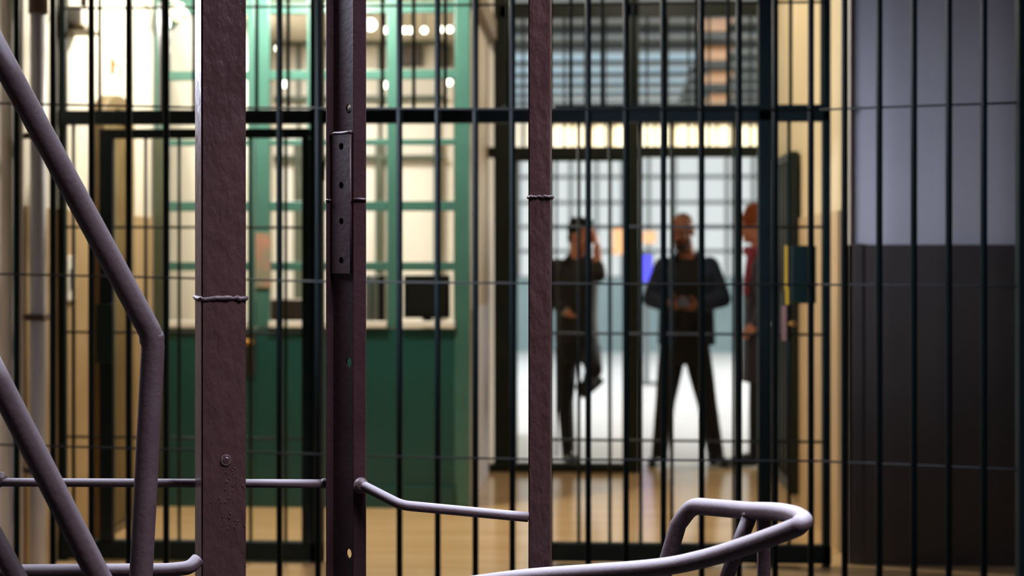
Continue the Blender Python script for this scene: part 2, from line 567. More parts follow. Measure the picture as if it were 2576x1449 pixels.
# ------------------------------------------------------------------ L2: gate screen
gt = thing('gate_screen', 'heavy dark green gate screen with flat cross beam, spanning the corridor behind the fence', 'gate', (0, YG, 0))
gx = lambda px: at(px, 650, YG).x
gz = lambda py: EYE + (650 - py) / FPX * YG
GX0, GX1 = XL + .01, gx(2086)
zb0, zb1 = gz(309), gz(273)
obj('cross_beam', B((GX0, GX1, YG - .03, YG + .03, zb0, zb1), bev=.005), M['iron'], gt)
obj('beam_lip', B((gx(1395), GX1, YG - .045, YG - .03, gz(283), gz(268)), bev=.003), M['iron'], gt)
for a, b in ((782, 815), (1340, 1368), (1906, 1940), (2068, 2088)):
    obj('post', B((gx(a), gx(b), YG - .03, YG + .03, 0, ZC - .05), bev=.004), M['iron'], gt)
obj('post', B((GX0, GX0 + .035, YG - .02, YG + .02, 0, ZC - .05), bev=.004), M['iron'], gt)
obj('bottom_beam', B((GX0, gx(815), YG - .03, YG + .03, gz(1414), gz(1368)), bev=.005), M['iron'], gt)
obj('bottom_beam', B((gx(1368), gx(2090), YG - .03, YG + .03, gz(1410), gz(1364)), bev=.005), M['iron'], gt)
obj('foot', B((gx(150), gx(170), YG - .02, YG + .02, 0, gz(1410))), M['iron'], gt)
hup = ZC - .05 - zb1
for k in range(-2, 30):
    px = 172 + 79 * k
    x = gx(px)
    if GX0 + .05 < x < GX1 - .03 and not any(abs(px - q) < 24 for q in (798, 1354, 1923)):
        link('bar', bar_mesh(.009, round(hup, 4), M['iron']), gt, (x, YG, zb1))
# fixed bars of the narrow left strip and of the right bay
hlow = round(zb0 - gz(1366), 4)
link('bar', bar_mesh(.009, hlow, M['iron']), gt, (gx(185), YG, gz(1366)))
for px in (1456, 1534, 1612, 1690, 1768, 1846, 1985, 2040):
    link('bar', bar_mesh(.009, hlow, M['iron']), gt, (gx(px), YG, gz(1366)))
for py in (12, 570, 838, 1105):
    segs = [(GX0, gx(782))] + [(gx(1368), GX1)][:1 if py == 570 else 2] if py > 300 else [(GX0, GX1)]
    for a, b in segs:
        obj('tie_rod', pipe([(a, YG - .014, gz(py)), (b, YG - .014, gz(py + (2 if py > 500 else 0)))], .0062, 8), M['wire'], gt, True)
# left leaf of the gate, hung between the strip and the post: part with sub-parts
leaf = obj('gate_leaf', B((gx(258), gx(292), YG - .055, YG - .012, gz(1366), gz(322)), (gx(292), gx(781), YG - .055, YG - .012, gz(346), gz(322)), (gx(764), gx(781), YG - .055, YG - .012, gz(1366), gz(346)), bev=.004), M['iron'], gt)
for px in (371, 455, 545, 634, 722):
    link('bar', bar_mesh(.008, round(gz(346) - gz(1366), 4), M['iron']), leaf, (gx(px), YG - .03, gz(1366)))
obj('lock_box', B((gx(255), gx(297), YG - .085, YG - .05, gz(915), gz(765)), bev=.006), M['lockgreen'], leaf)
# lock box in the right strip
lb = obj('lock_box', B((gx(1986), gx(2049), YG - .06, YG + .05, gz(762), gz(618)), bev=.008), M['lockgreen'], gt)
obj('tape_strip', B((gx(1972), gx(1978), YG - .05, YG - .03, gz(728), gz(618)), (gx(1974), gx(1981), YG - .052, YG - .032, gz(765), gz(722)), bev=.002), M['yellow'], lb)
obj('strap', B((gx(1964), gx(1976), YG - .05, YG - .03, gz(855), gz(768)), bev=.003), M['pinktape'], lb)
bm = bmesh.new(); add_ball(bm, (gx(1944), YG - .06, gz(812)), (.012, .02, .018)); add_cone(bm, (gx(1944), YG - .02, gz(812)), (gx(1944), YG - .06, gz(812)), .008, .008)
obj('door_stud', bm, M['white'], gt, True)
bm = bmesh.new(); add_ball(bm, (gx(1990), YG - .05, gz(812)), (.02, .02, .012)); add_cone(bm, (gx(1990), YG - .0, gz(812)), (gx(1990), YG - .05, gz(812)), .008, .008)
obj('latch', bm, M['brass'], gt, True)
bm = bmesh.new(); add_cone(bm, (gx(1273), YG - .03, gz(272)), (gx(1273), YG - .04, gz(272)), .013, .011)
obj('bolt', bm, M['wire'], gt)
obj('hinge_plate', B((gx(806), gx(822), YG - .05, YG - .03, gz(455), gz(405)), bev=.003), M['iron'], gt)

# ------------------------------------------------------------------ left wall fittings
pc = atx(96, 1400, XL + .09)
cd = thing('conduit_pipe', 'thick grey conduit running up the beige wall at the left edge', 'pipe', (pc.x, pc.y, 0))
bm = pipe([(pc.x, pc.y, .02), (pc.x, pc.y, 2.55)], .036, 18)
obj('pipe_body', bm, M['conduit'], cd, True)
obj('upper_pipe', pipe([(pc.x, pc.y, 2.55), (pc.x, pc.y, 4.1)], .044, 18), M['rust'], cd, True)['label'] = 'brown upper length of the pipe'
bm = bmesh.new(); add_cone(bm, (pc.x, pc.y, 0), (pc.x, pc.y, .03), .055, .05, 18)
obj('foot_flange', bm, M['conduit'], cd)
for z in (gz(790) + .0, 2.0, .5):
    bm = B((XL, pc.x + .04, pc.y - .012, pc.y + .012, z - .012, z + .012), (pc.x - .042, pc.x + .042, pc.y - .045, pc.y + .045, z - .014, z + .014), bev=.003)
    obj('bracket', bm, M['rust'], cd)
bm = bmesh.new()
q = atx(50, 700, XL + .035)
tp = pipe([(XL + .03, q.y, .02), (XL + .03, q.y, 3.9)], .018, 12)
o = obj('thin_pipe', tp, M['near_wall'], None, True)
tag(o, 'thin beige wall pipe just left of the thick grey conduit', 'pipe')
# small white switch plate on dado
q = atx(172, 700, XL + .012)
sw = thing('wall_switch', 'small white switch plate on the tan dado at left', 'switch', (XL + .012, q.y, q.z))
obj('plate', B((XL + .012, XL + .03, q.y - .06, q.y + .06, q.z - .11, q.z + .11), bev=.005), M['white'], sw)
obj('rocker', B((XL + .03, XL + .038, q.y - .03, q.y + .03, q.z - .05, q.z + .05), bev=.004), M['conduit'], sw)
# white junction box with drooping cable high on the wall
q = atx(170, 45, XL)
jb = thing('junction_box', 'white box fixture high on the cream wall near the top left', 'box', (XL, q.y, q.z))
obj('housing', B((XL, XL + .1, q.y - .09, q.y + .09, q.z - .05, q.z + .05), bev=.02), M['white'], jb)
obj('bracket', B((XL, XL + .12, q.y - .11, q.y + .11, q.z - .075, q.z - .055), bev=.004), M['olive'], jb)
obj('cable', pipe(round_path([(XL + .06, q.y + .05, q.z + .04), (XL + .07, q.y + .06, q.z + .25), (XL + .03, q.y + .06, q.z + .9)], .1), .016, 10), M['dark_frame'], jb, True)
# small key cabinet mark on the bright wall
q = atx(281, 175, XL)
hk = thing('wall_hook', 'small brass hook on the bright cream wall behind the bars', 'hook', (XL, q.y, q.z))
obj('plate', B((XL, XL + .012, q.y - .02, q.y + .02, q.z - .02, q.z + .06), bev=.003), M['brass'], hk)
obj('hook', pipe(round_path([(XL + .01, q.y, q.z + .03), (XL + .05, q.y, q.z + .02), (XL + .05, q.y, q.z - .04), (XL + .03, q.y, q.z - .05)], .015), .006, 8), M['brass'], hk, True)
# arched wooden niche door on the left wall
qa, qb = atx(238, 300, XL), atx(300, 300, XL)
za = atx(268, 264, XL).z
ad = thing('arched_door', 'narrow olive brown wooden door with arched top on the left wall', 'door', (XL, (qa.y + qb.y) / 2, 0))


def arch_outline(y0, y1, z0, zt, n=12):
    r = (y1 - y0) / 2
    pts = [(y0, z0), (y1, z0)]
    for i in range(n + 1):
        a = PI * i / n
        pts.append(((y0 + y1) / 2 + r * math.cos(a), zt - r * .55 + r * .55 * math.sin(a)))
    return pts


def arch_plate(y0, y1, z0, zt, x0, x1, holes=()):
    bm = holed_plate(arch_outline(y0, y1, z0, zt), list(holes), abs(x1 - x0))
    for v in bm.verts:
        a, b, c = v.co
        v.co = ((x0 + x1) / 2 + c, a, b)
    bmesh.ops.recalc_face_normals(bm, faces=bm.faces)
    return bm


y0, y1 = qa.y - .05, qb.y + .05
obj('door_frame', arch_plate(y0, y1, 0, za + .05, XL, XL + .07, [arch_outline(y0 + .06, y1 - .06, .02, za - .02)]), M['olive'], ad)
for i in range(3):
    w = (y1 - y0 - .12) / 3
    obj('plank', B((XL + .012, XL + .04, y0 + .062 + i * w, y0 + .058 + (i + 1) * w, .03, za - .10), bev=.004), M['olive'], ad)
bm = bmesh.new(); add_ball(bm, (XL + .055, y0 + .1, 1.05), .02)
obj('knob', bm, M['brass'], ad, True)
# wall lamp near the partition at upper left
q = atx(370, 14, XL)
wlp = thing('wall_lamp', 'cream wall lamp with curved arm high in the corner beside the green partition', 'lamp', (XL, q.y, q.z))
obj('arm', pipe(round_path([(XL, q.y - .25, q.z + .02), (XL + .12, q.y - .2, q.z + .07), (XL + .18, q.y - .05, q.z + .02), (XL + .18, q.y, q.z - .05)], .08), .016, 10), M['white'], wlp, True)
bm = bmesh.new(); add_cone(bm, (XL + .18, q.y, q.z - .06), (XL + .18, q.y, q.z + .01), .07, .03, 16)
obj('lamp_shade', bm, M['white'], wlp)
bm = bmesh.new(); add_ball(bm, (XL + .18, q.y, q.z - .065), .03)
obj('bulb', bm, M['warm_lamp'], wlp, True)

# ------------------------------------------------------------------ green glazed partition
px2x = lambda px: at(px, 650, YP).x
py2z = lambda py: EYE + (650 - py) / FPX * YP / CY * 1.003
gp = thing('glazed_partition', 'green painted timber partition with glazed upper grid and solid lower panels', 'partition', (px2x(780), YP, 0))
XP0, XP1 = XL + .015, px2x(1182)


def pb(a, b, t, l, dy=0.0, dep=.05):
    return (px2x(a) if a > 400 else XP0, px2x(b), YP - dep / 2 + dy, YP + dep / 2 + dy, py2z(l), py2z(t))


obj('corner_jamb', B((XP0, px2x(418), YP - .06, YP + .03, 0, py2z(330)), bev=.006), M['jamb'], gp)
for a, b in ((384, 400), (408, 426), (625, 643), (646, 680), (775, 812), (975, 1010), (1145, 1183)):
    z0 = 0 if a > 1100 or a == 384 else py2z(825)
    x0_ = XP0 if a == 384 else px2x(a)
    obj('stile', B((x0_, px2x(b), YP - .03, YP + .03, z0, 3.35), bev=.005), M['teal'], gp)
spans = ((426, 625), (680, 775), (812, 975), (1010, 1145))
rows = ((35, 175), (200, 349), (366, 505), (532, 658), (682, 806))
for (a, b) in spans:
    for (t, l) in ((6, 33), (176, 199), (350, 365), (506, 531), (659, 681)):
        obj('rail', B((px2x(a), px2x(b), YP - .024, YP + .024, py2z(l), py2z(t)), bev=.004), M['teal'], gp)
    obj('sill', B((px2x(a), px2x(b), YP - .05, YP + .03, py2z(824), py2z(808)), bev=.004), M['white'], gp)
    for (t, l) in rows:
        obj('pane', B((px2x(a) + .002, px2x(b) - .002, YP - .003, YP + .003, py2z(l) + .002, py2z(t) - .002)), M['glass'], gp)
obj('top_panel', B((XP0, XP1, YP - .02, YP + .02, py2z(-2), 3.5), bev=.004), M['teal'], gp)
for (a, b) in ((400, 643.5), (644.5, 811), (812, 1147)):
    obj('lower_panel', B((px2x(a), px2x(b), YP - .025, YP + .02, .0, py2z(826)), bev=.006), M['teal_dark'], gp)
obj('kick_board', B((px2x(418), px2x(1145), YP - .045, YP - .025, 0, .13), bev=.004), M['teal_dark'], gp)
# corner gusset at the top left
bm = bmesh.new()
pts = [at(428, 4, YP - .02), at(486, 4, YP - .02), at(428, 78, YP - .02)]
f0 = [bm.verts.new(p) for p in pts]; f1 = [bm.verts.new(p + Vector((0, .04, 0))) for p in pts]
bm.faces.new(f0); bm.faces.new(f1[::-1])
for i in range(3): bm.faces.new((f0[i], f1[i], f1[(i + 1) % 3], f0[(i + 1) % 3]))
bmesh.ops.recalc_face_normals(bm, faces=bm.faces)
obj('gusset', bm, M['teal'], gp)
q = at(628, 860, YP - .05)
bm = bmesh.new(); add_cone(bm, (q.x, YP - .02, q.z), (q.x, YP - .07, q.z), .012, .012); add_ball(bm, (q.x, YP - .08, q.z), (.035, .02, .018))
obj('door_handle', bm, M['brass'], gp, True)
obj('handle_plate', B((q.x - .025, q.x + .025, YP - .036, YP - .022, q.z - .2, q.z + .06), bev=.004), M['dark_frame'], gp)
q = at(662, 655, YP - .035)
o = obj('paper_notice', B((q.x - .045, q.x + .045, YP - .04, YP - .031, q.z - .16, q.z + .16), bev=.002), mat('faded_red_paper', lin(176, 120, 104), 0.7, col2=lin(120, 130, 112), scale=9), None)
tag(o, 'faded red and grey paper notice on the green stile beside the dark post', 'notice')

# office behind the glass
t = thing('monitor', 'black monitor standing behind the lowest right pane of the green partition', 'monitor', (at(1072, 745, 9.6).x, 9.6, .98))
ma, mb = at(1016, 692, 9.6), at(1132, 800, 9.6)
obj('screen_housing', B((ma.x, mb.x, 9.58, 9.63, mb.z, ma.z), bev=.01), M['black'], t)
obj('screen', B((ma.x + .02, mb.x - .02, 9.572, 9.582, mb.z + .02, ma.z - .02), bev=.003), M['dark_frame'], t)
obj('stand', B(((ma.x + mb.x) / 2 - .03, (ma.x + mb.x) / 2 + .03, 9.61, 9.65, .98, mb.z + .02), ((ma.x + mb.x) / 2 - .1, (ma.x + mb.x) / 2 + .1, 9.55, 9.7, .965, .985), bev=.004), M['black'], t)
dk = thing('office_desk', 'brown wooden counter behind the green partition, below the glass', 'desk', (-1.6, 9.7, 0))
obj('desktop', B((-2.45, XPW - .12, 9.35, 10.0, .93, .965), bev=.006), M['wood_box'], dk)
for x in (-2.4, -1.66, XPW - .2):
    obj('leg', B((x, x + .05, 9.4, 9.95, 0, .93), bev=.004), M['wood_box'], dk)
ca, cb = at(680, 752, 9.75), at(782, 812, 9.75)
o = obj('wooden_box', B((ca.x, cb.x, 9.6, 9.9, .966, ca.z), bev=.006), M['wood_box'], None)
tag(o, 'brown wooden box on the counter behind the pane left of the gate post', 'box')
bi = thing('binder', 'grey binder standing on the counter behind the lowest pane right of the channel post', 'binder', (at(940, 750, 9.7).x, 9.7, .966))
for a, b, mm, nm in ((922, 938, 'conduit', 'spine'), (942, 956, 'hall_floor', 'cover'), (958, 972, 'black', 'back_cover')):
    obj(nm, B((at(a, 0, 9.7).x, at(b, 0, 9.7).x, 9.62, 9.85, .966, at(950, 692, 9.7).z), bev=.003), M[mm], bi)
# office furniture frames and pictures on the back wall
YO = 12.575
for i, (a, b, tt, l, lab) in enumerate(((1010, 1062, 110, 168, 'dark framed picture on the office wall behind the top pane, wider of the pair'), (1106, 1136, 115, 168, 'small dark framed picture on the office wall right of the wider one'))):
    p0, p1 = at(a, tt, YO), at(b, l, YO)
    pf = thing('picture_frame', lab, 'picture', ((p0.x + p1.x) / 2, YO, p1.z), 'pictures on the office wall')
    obj('frame', B((p0.x, p1.x, YO - .03, YO + .02, p1.z, p0.z), bev=.004), M['dark_frame'], pf)
    obj('print', B((p0.x + .03, p1.x - .03, YO - .036, YO - .029, p1.z + .03, p0.z - .03)), M['print'], pf)
for i, (px, py) in enumerate(((932, 62), (967, 76), (1018, 76), (1032, 76), (1067, 76), (1107, 74), (1131, 74), (970, 214), (1130, 207), (700, 122), (716, 212))):
    names = ['tallest lit globe beside the channel post', 'second lit globe of the top row from the channel post', 'third lit globe of the top row behind the glass', 'fourth lit globe of the top row behind the glass', 'fifth lit globe of the top row behind the glass',
             'sixth lit globe of the top row behind the glass', 'last lit globe of the top row by the green stile', 'lit globe in the second row of panes by the mullion', 'lit globe in the second row of panes by the right stile', 'lit globe in the top pane left of the gate post', 'lit globe in the second pane left of the gate post']
    yy = 10.1 if py < 150 and i < 9 else 10.4
    p = at(px, py, yy)
    lp = thing('hanging_globe', names[i], 'lamp', (p.x, p.y, p.z), 'lit globes in the office')
    bm = bmesh.new(); add_ball(bm, p, .022 if i else .04)
    obj('globe', bm, M['bulb'], lp, True)
    bm = bmesh.new(); add_cone(bm, p + Vector((0, 0, .02)), (p.x, p.y, 3.2), .004, .004, 6)
    obj('cord', bm, M['dark_frame'], lp)
# shelf unit standing against the office back wall, seen as dark lines
su = thing('office_shelf', 'dark thin framed shelf unit fixed against the cream office wall', 'shelf', (-1.9, 12.3, 0))
for px in (640, 735, 943, 1093):
    x = at(px, 0, 12.3).x
    obj('upright', B((x - .03, x + .03, 12.52, 12.595, 0, at(px, 348, 12.3).z), bev=.004), M['jamb'], su)
for py in (392, 96, 240):
    z = at(900, py, 12.3).z
    obj('shelf', B((at(620, 0, 12.3).x, at(1110, 0, 12.3).x, 12.51, 12.595, z - .02, z + .02), bev=.004), M['jamb'], su)
for px in (640, 735, 943, 1093):
    x = at(px, 0, 12.3).x
    obj('upper_upright', B((x - .012, x + .012, 12.56, 12.59, at(px, 348, 12.3).z, 3.19), bev=.003), M['jamb'], su)
p0, p1 = at(640, 530, 12.5), at(700, 800, 12.5)
# orange poster seen through the leftmost pane
p0, p1 = at(430, 205, YO), at(470, 290, YO)
o = obj('wall_poster', B((p0.x, p1.x, YO - .012, YO, p1.z, p0.z), bev=.002), M['orange_print'], None)
tag(o, 'peach orange poster on the office wall behind the leftmost pane', 'poster')

# ------------------------------------------------------------------ far gate
fg = thing('far_gate', 'dark barred gate at the end of the passage, left leaf shut and right leaf open', 'gate', (.3, YF, 0))
fx = lambda px: at(px, 650, YF).x
fz = lambda py: EYE + (650 - py) / FPX * YF
for a, b in ((1243, 1290), (1578, 1608), (1936, 1956)):
    obj('post', B((fx(a), fx(b), YF - .05, YF + .05, 0, ZC - .02), bev=.006), M['iron_far'], fg)
obj('top_rail', B((fx(1200), XR - .015, YF - .04, YF + .04, fz(397), fz(370)), bev=.005), M['iron_far'], fg)
obj('transom_beam', B((XPW + .07, XR - .015, YF - .05, YF + .05, fz(48), fz(14)), bev=.006), M['iron_far'], fg)
obj('mid_rail', B((XPW + .07, XR - .015, YF - .03, YF + .03, fz(300), fz(279)), bev=.005), M['iron_far'], fg)
for px in range(1316, 1936, 52):
    if abs(px - 1593) > 20:
        link('bar', bar_mesh(.008, round(fz(14) - fz(370), 4), M['iron_far']), fg, (fx(px), YF, fz(370)))
lf = obj('gate_leaf', B((fx(1290), fx(1302), YF - .03, YF + .03, .06, fz(398)), (fx(1566), fx(1578), YF - .03, YF + .03, .06, fz(398)), (fx(1302), fx(1566), YF - .03, YF + .03, fz(1190), fz(1160 + 4)), (fx(1302), fx(1566), YF - .03, YF + .03, fz(406), fz(397)), bev=.004), M['iron_far'], fg)
for px in (1345, 1400, 1456, 1536):
    link('bar', bar_mesh(.008, round(fz(398) - .1, 4), M['iron_far']), lf, (fx(px), YF, .1))
obj('threshold', B((XPW, fx(1605), YF - .06, YF + .06, 0, .05), bev=.005), M['iron_far'], fg)
xo = XR - .04
lo = obj('gate_leaf', B((xo - .025, xo + .025, YF - 1.40, YF - 1.33, .06, 2.08), (xo - .025, xo + .025, YF - .10, YF - .05, .06, 2.08), (xo - .025, xo + .025, YF - 1.33, YF - .10, .06, .14), (xo - .025, xo + .025, YF - 1.33, YF - .10, 2.03, 2.08), (xo - .004, xo + .004, YF - 1.33, YF - .10, .14, 2.03), bev=.004), M['iron_far'], fg)
for k in range(1, 6):
    link('bar', bar_mesh(.008, 1.9, M['iron_far']), lo, (xo - .02, YF - 1.33 + .2 * k, .12))
obj('lock_case', B((xo - .06, xo - .025, YF - 1.38, YF - 1.22, 1.0, 1.25), bev=.005), M['iron_far'], lo)

# ------------------------------------------------------------------ hall fittings: lamps, screen, posters
for i in range(11):
    a = 1392 + i * 52
    p0, p1 = at(a, 316, 24.2), at(a + 44, 371, 24.2)
    nth = ['first', 'second', 'third', 'fourth', 'fifth', 'sixth', 'seventh', 'eighth', 'ninth', 'tenth', 'eleventh'][i]
    lt = thing('wall_light', 'warm lit box light above the hall window, %s of the row from the left' % nth, 'light', ((p0.x + p1.x) / 2, 24.3, p1.z), 'warm lights above the hall window')
    obj('diffuser', B((p0.x, p1.x, 24.18, 24.3, p1.z, p0.z), bev=.03), M['warm_lamp'], lt)
    obj('housing', B((p0.x - .02, p1.x + .02, 24.22, 24.4, p0.z - .01, p0.z + .04), bev=.005), M['olive'], lt)
p0, p1 = at(1612, 642, 18), at(1640, 708, 18)
ks = thing('screen_kiosk', 'blue glowing screen on a stand in the hall beside the bearded man', 'screen', ((p0.x + p1.x) / 2, 18, 0))
obj('screen', B((p0.x, p1.x, 17.96, 18.0, p1.z, p0.z), bev=.004), M['blue_screen'], ks)
obj('housing', B((p0.x - .015, p1.x + .015, 17.985, 18.06, p1.z - .02, p0.z + .02), bev=.005), M['mullion'], ks)
obj('stand', B(((p0.x + p1.x) / 2 - .03, (p0.x + p1.x) / 2 + .03, 18.0, 18.05, .02, p1.z), ((p0.x + p1.x) / 2 - .12, (p0.x + p1.x) / 2 + .12, 17.9, 18.15, 0, .03), bev=.004), M['mullion'], ks)
for a, b, tt, l, lab in ((1542, 1568, 575, 640, 'pale orange poster on the hall window left of the gate centre post'), (1618, 1650, 582, 612, 'small orange poster on the hall window beside the bearded man')):
    p0, p1 = at(a, tt, YH1 - .02), at(b, l, YH1 - .02)
    o = obj('window_poster', B((p0.x, p1.x, YH1 - .01, YH1 + .035, p1.z, p0.z), bev=.003), M['orange_print'], None)
    tag(o, lab, 'poster', 'posters on the hall window')


# ------------------------------------------------------------------ people
def loft(bm, rings, seg=18):
    """rings: (center, rx, ry, yaw) closed body of elliptical sections in horizontal-ish planes"""
    vs = []
    for c, rx, ry, yw in rings:
        c = Vector(c)
        ring = []
        for k in range(seg):
            a = 2 * PI * k / seg
            x, yy = rx * math.cos(a), ry * math.sin(a)
            ring.append(bm.verts.new(c + Vector((x * math.cos(yw) - yy * math.sin(yw), x * math.sin(yw) + yy * math.cos(yw), 0))))
        vs.append(ring)
    for i in range(len(vs) - 1):
        for k in range(seg):
            bm.faces.new((vs[i][k], vs[i][(k + 1) % seg], vs[i + 1][(k + 1) % seg], vs[i + 1][k]))
    bm.faces.new(vs[0][::-1]); bm.faces.new(vs[-1])


def limb(bm, pts, rad):
    for i, (p, r) in enumerate(zip(pts, rad)):
        add_ball(bm, p, r, None, 14, 10)
    for i in range(len(pts) - 1):
        add_cone(bm, pts[i], pts[i + 1], rad[i], rad[i + 1], 14)


def hand(bm, w, d, nrm, curl=0.5, side=1, s=1.0):
    """w wrist, d direction of the fingers, nrm direction the palm faces, side: +1/-1 side of the thumb"""
    d = Vector(d).normalized()
    nrm = Vector(nrm); nrm = (nrm - d * nrm.dot(d)).normalized()
    a = d.cross(nrm).normalized() * side
    w = Vector(w)
    rot = Matrix((a, d, nrm)).transposed()
    add_ball(bm, w + d * .045 * s, (.040 * s, .052 * s, .016 * s), rot)
    add_ball(bm, w + d * .07 * s, (.041 * s, .026 * s, .014 * s), rot)
    for k, (off, L) in enumerate(((.031, .070), (.0105, .080), (-.0105, .074), (-.031, .058))):
        p = w + d * (.082 - .006 * abs(k - 1.3)) * s + a * off * s
        dd = d.copy()
        r = .0088 * s
        pts = [p - d * .02 * s, p]
        for j, fr in enumerate((.45, .31, .24)):
            ang = curl * (.55 + .35 * j)
            dd = (d * math.cos(ang * (j + 1) * .8) + nrm * math.sin(ang * (j + 1) * .8)).normalized()
            p = p + dd * L * fr * s
            pts.append(p)
        limb(bm, pts, [r * 1.05, r, r * .95, r * .88, r * .78])
    p = w + d * .02 * s + a * .03 * s
    q = p + (d * .55 + a * .6 + nrm * .35).normalized() * .045 * s
    e = q + (d * .85 + a * .05 + nrm * .5).normalized() * .032 * s
    limb(bm, [p - a * .012 * s, p, q, e], [.014 * s, .0125 * s, .0105 * s, .0085 * s])


def remesh(name, bm, m, parent, voxel=.008, smooth=6):
    me = bpy.data.meshes.new(name)
    bmesh.ops.recalc_face_normals(bm, faces=bm.faces)
    bm.to_mesh(me); bm.free()
    o = bpy.data.objects.new(name, me)
    COL.objects.link(o)
    md = o.modifiers.new('r', 'REMESH'); md.mode = 'VOXEL'; md.voxel_size = voxel; md.use_smooth_shade = True
    sm = o.modifiers.new('s', 'SMOOTH'); sm.factor = .5; sm.iterations = smooth
    dg = bpy.context.evaluated_depsgraph_get()
    m2 = bpy.data.meshes.new_from_object(o.evaluated_get(dg))
    bpy.data.objects.remove(o); bpy.data.meshes.remove(me)
    m2.name = name
    m2.transform(Matrix.Translation(-rootloc(parent)))
    for p in m2.polygons: p.use_smooth = True
    m2.materials.clear(); m2.materials.append(m)
    return link(name, m2, parent)


def head(bm, c, R, s=1.0):
    """c centre of the head, R rotation whose -Y axis is the face; adds skull, jaw, nose, brow, ears, neck root"""
    P = lambda x, yy, z: Vector(c) + R @ (Vector((x, yy, z)) * s)
    add_ball(bm, P(0, .012, .03), (.077 * s, .096 * s, .092 * s), R, 20, 14)
    add_ball(bm, P(0, -.022, -.045), (.060 * s, .068 * s, .074 * s), R, 18, 12)
    add_ball(bm, P(0, -.055, -.098), (.030 * s, .028 * s, .022 * s), R)
    limb(bm, [P(0, -.088, .018), P(0, -.112, -.022)], [.009 * s, .015 * s])
    limb(bm, [P(-.014, -.098, -.028), P(.014, -.098, -.028)], [.009 * s, .009 * s])
    limb(bm, [P(-.045, -.078, .034), P(0, -.088, .03), P(.045, -.078, .034)], [.011 * s] * 3)
    for q in (-1, 1):
        add_ball(bm, P(q * .078, .012, -.012), (.010 * s, .022 * s, .033 * s), R)
        add_ball(bm, P(q * .04, -.066, -.022), (.022 * s, .018 * s, .02 * s), R)
    return P


def face_parts(P, R, parent, s=1.0, sk='lip'):
    for q in (-1, 1):
        bm = bmesh.new(); add_ball(bm, P(q * .031, -.078, .004), .0115 * s)
        e = obj('eye', bm, M['eye'], parent, True)
        bm = bmesh.new(); add_ball(bm, P(q * .031, -.0862, .000), .0056 * s)
        obj('iris', bm, M['iris'], e, True)
    bm = bmesh.new(); add_ball(bm, P(0, -.086, -.062), (.024 * s, .008 * s, .007 * s), R)
    obj('mouth', bm, M[sk], parent, True)


def shoe(name, heel, toe, parent, up=Vector((0, 0, 1))):
    heel, toe = Vector(heel), Vector(toe)
    d = (toe - heel)
    L = d.length
    d.normalize()
    side = d.cross(up).normalized()
    u2 = side.cross(d).normalized()
    R = Matrix((side, d, u2)).transposed()
    bm = bmesh.new()
    add_ball(bm, heel + d * L * .22 + u2 * .04, (.037, L * .26, .042), R)
    add_ball(bm, heel + d * L * .62 + u2 * .032, (.047, L * .40, .034), R)
    add_ball(bm, heel + d * L * .25 + u2 * .075, (.040, .05, .045), R)
    o = remesh(name, bm, M['shoe'], parent, .008, 4)
    bm = bmesh.new()
    add_ball(bm, heel + d * L * .5 + u2 * .010, (.048, L * .53, .014), R)
    obj('sole', bm, M['black'], o, True)
    return o


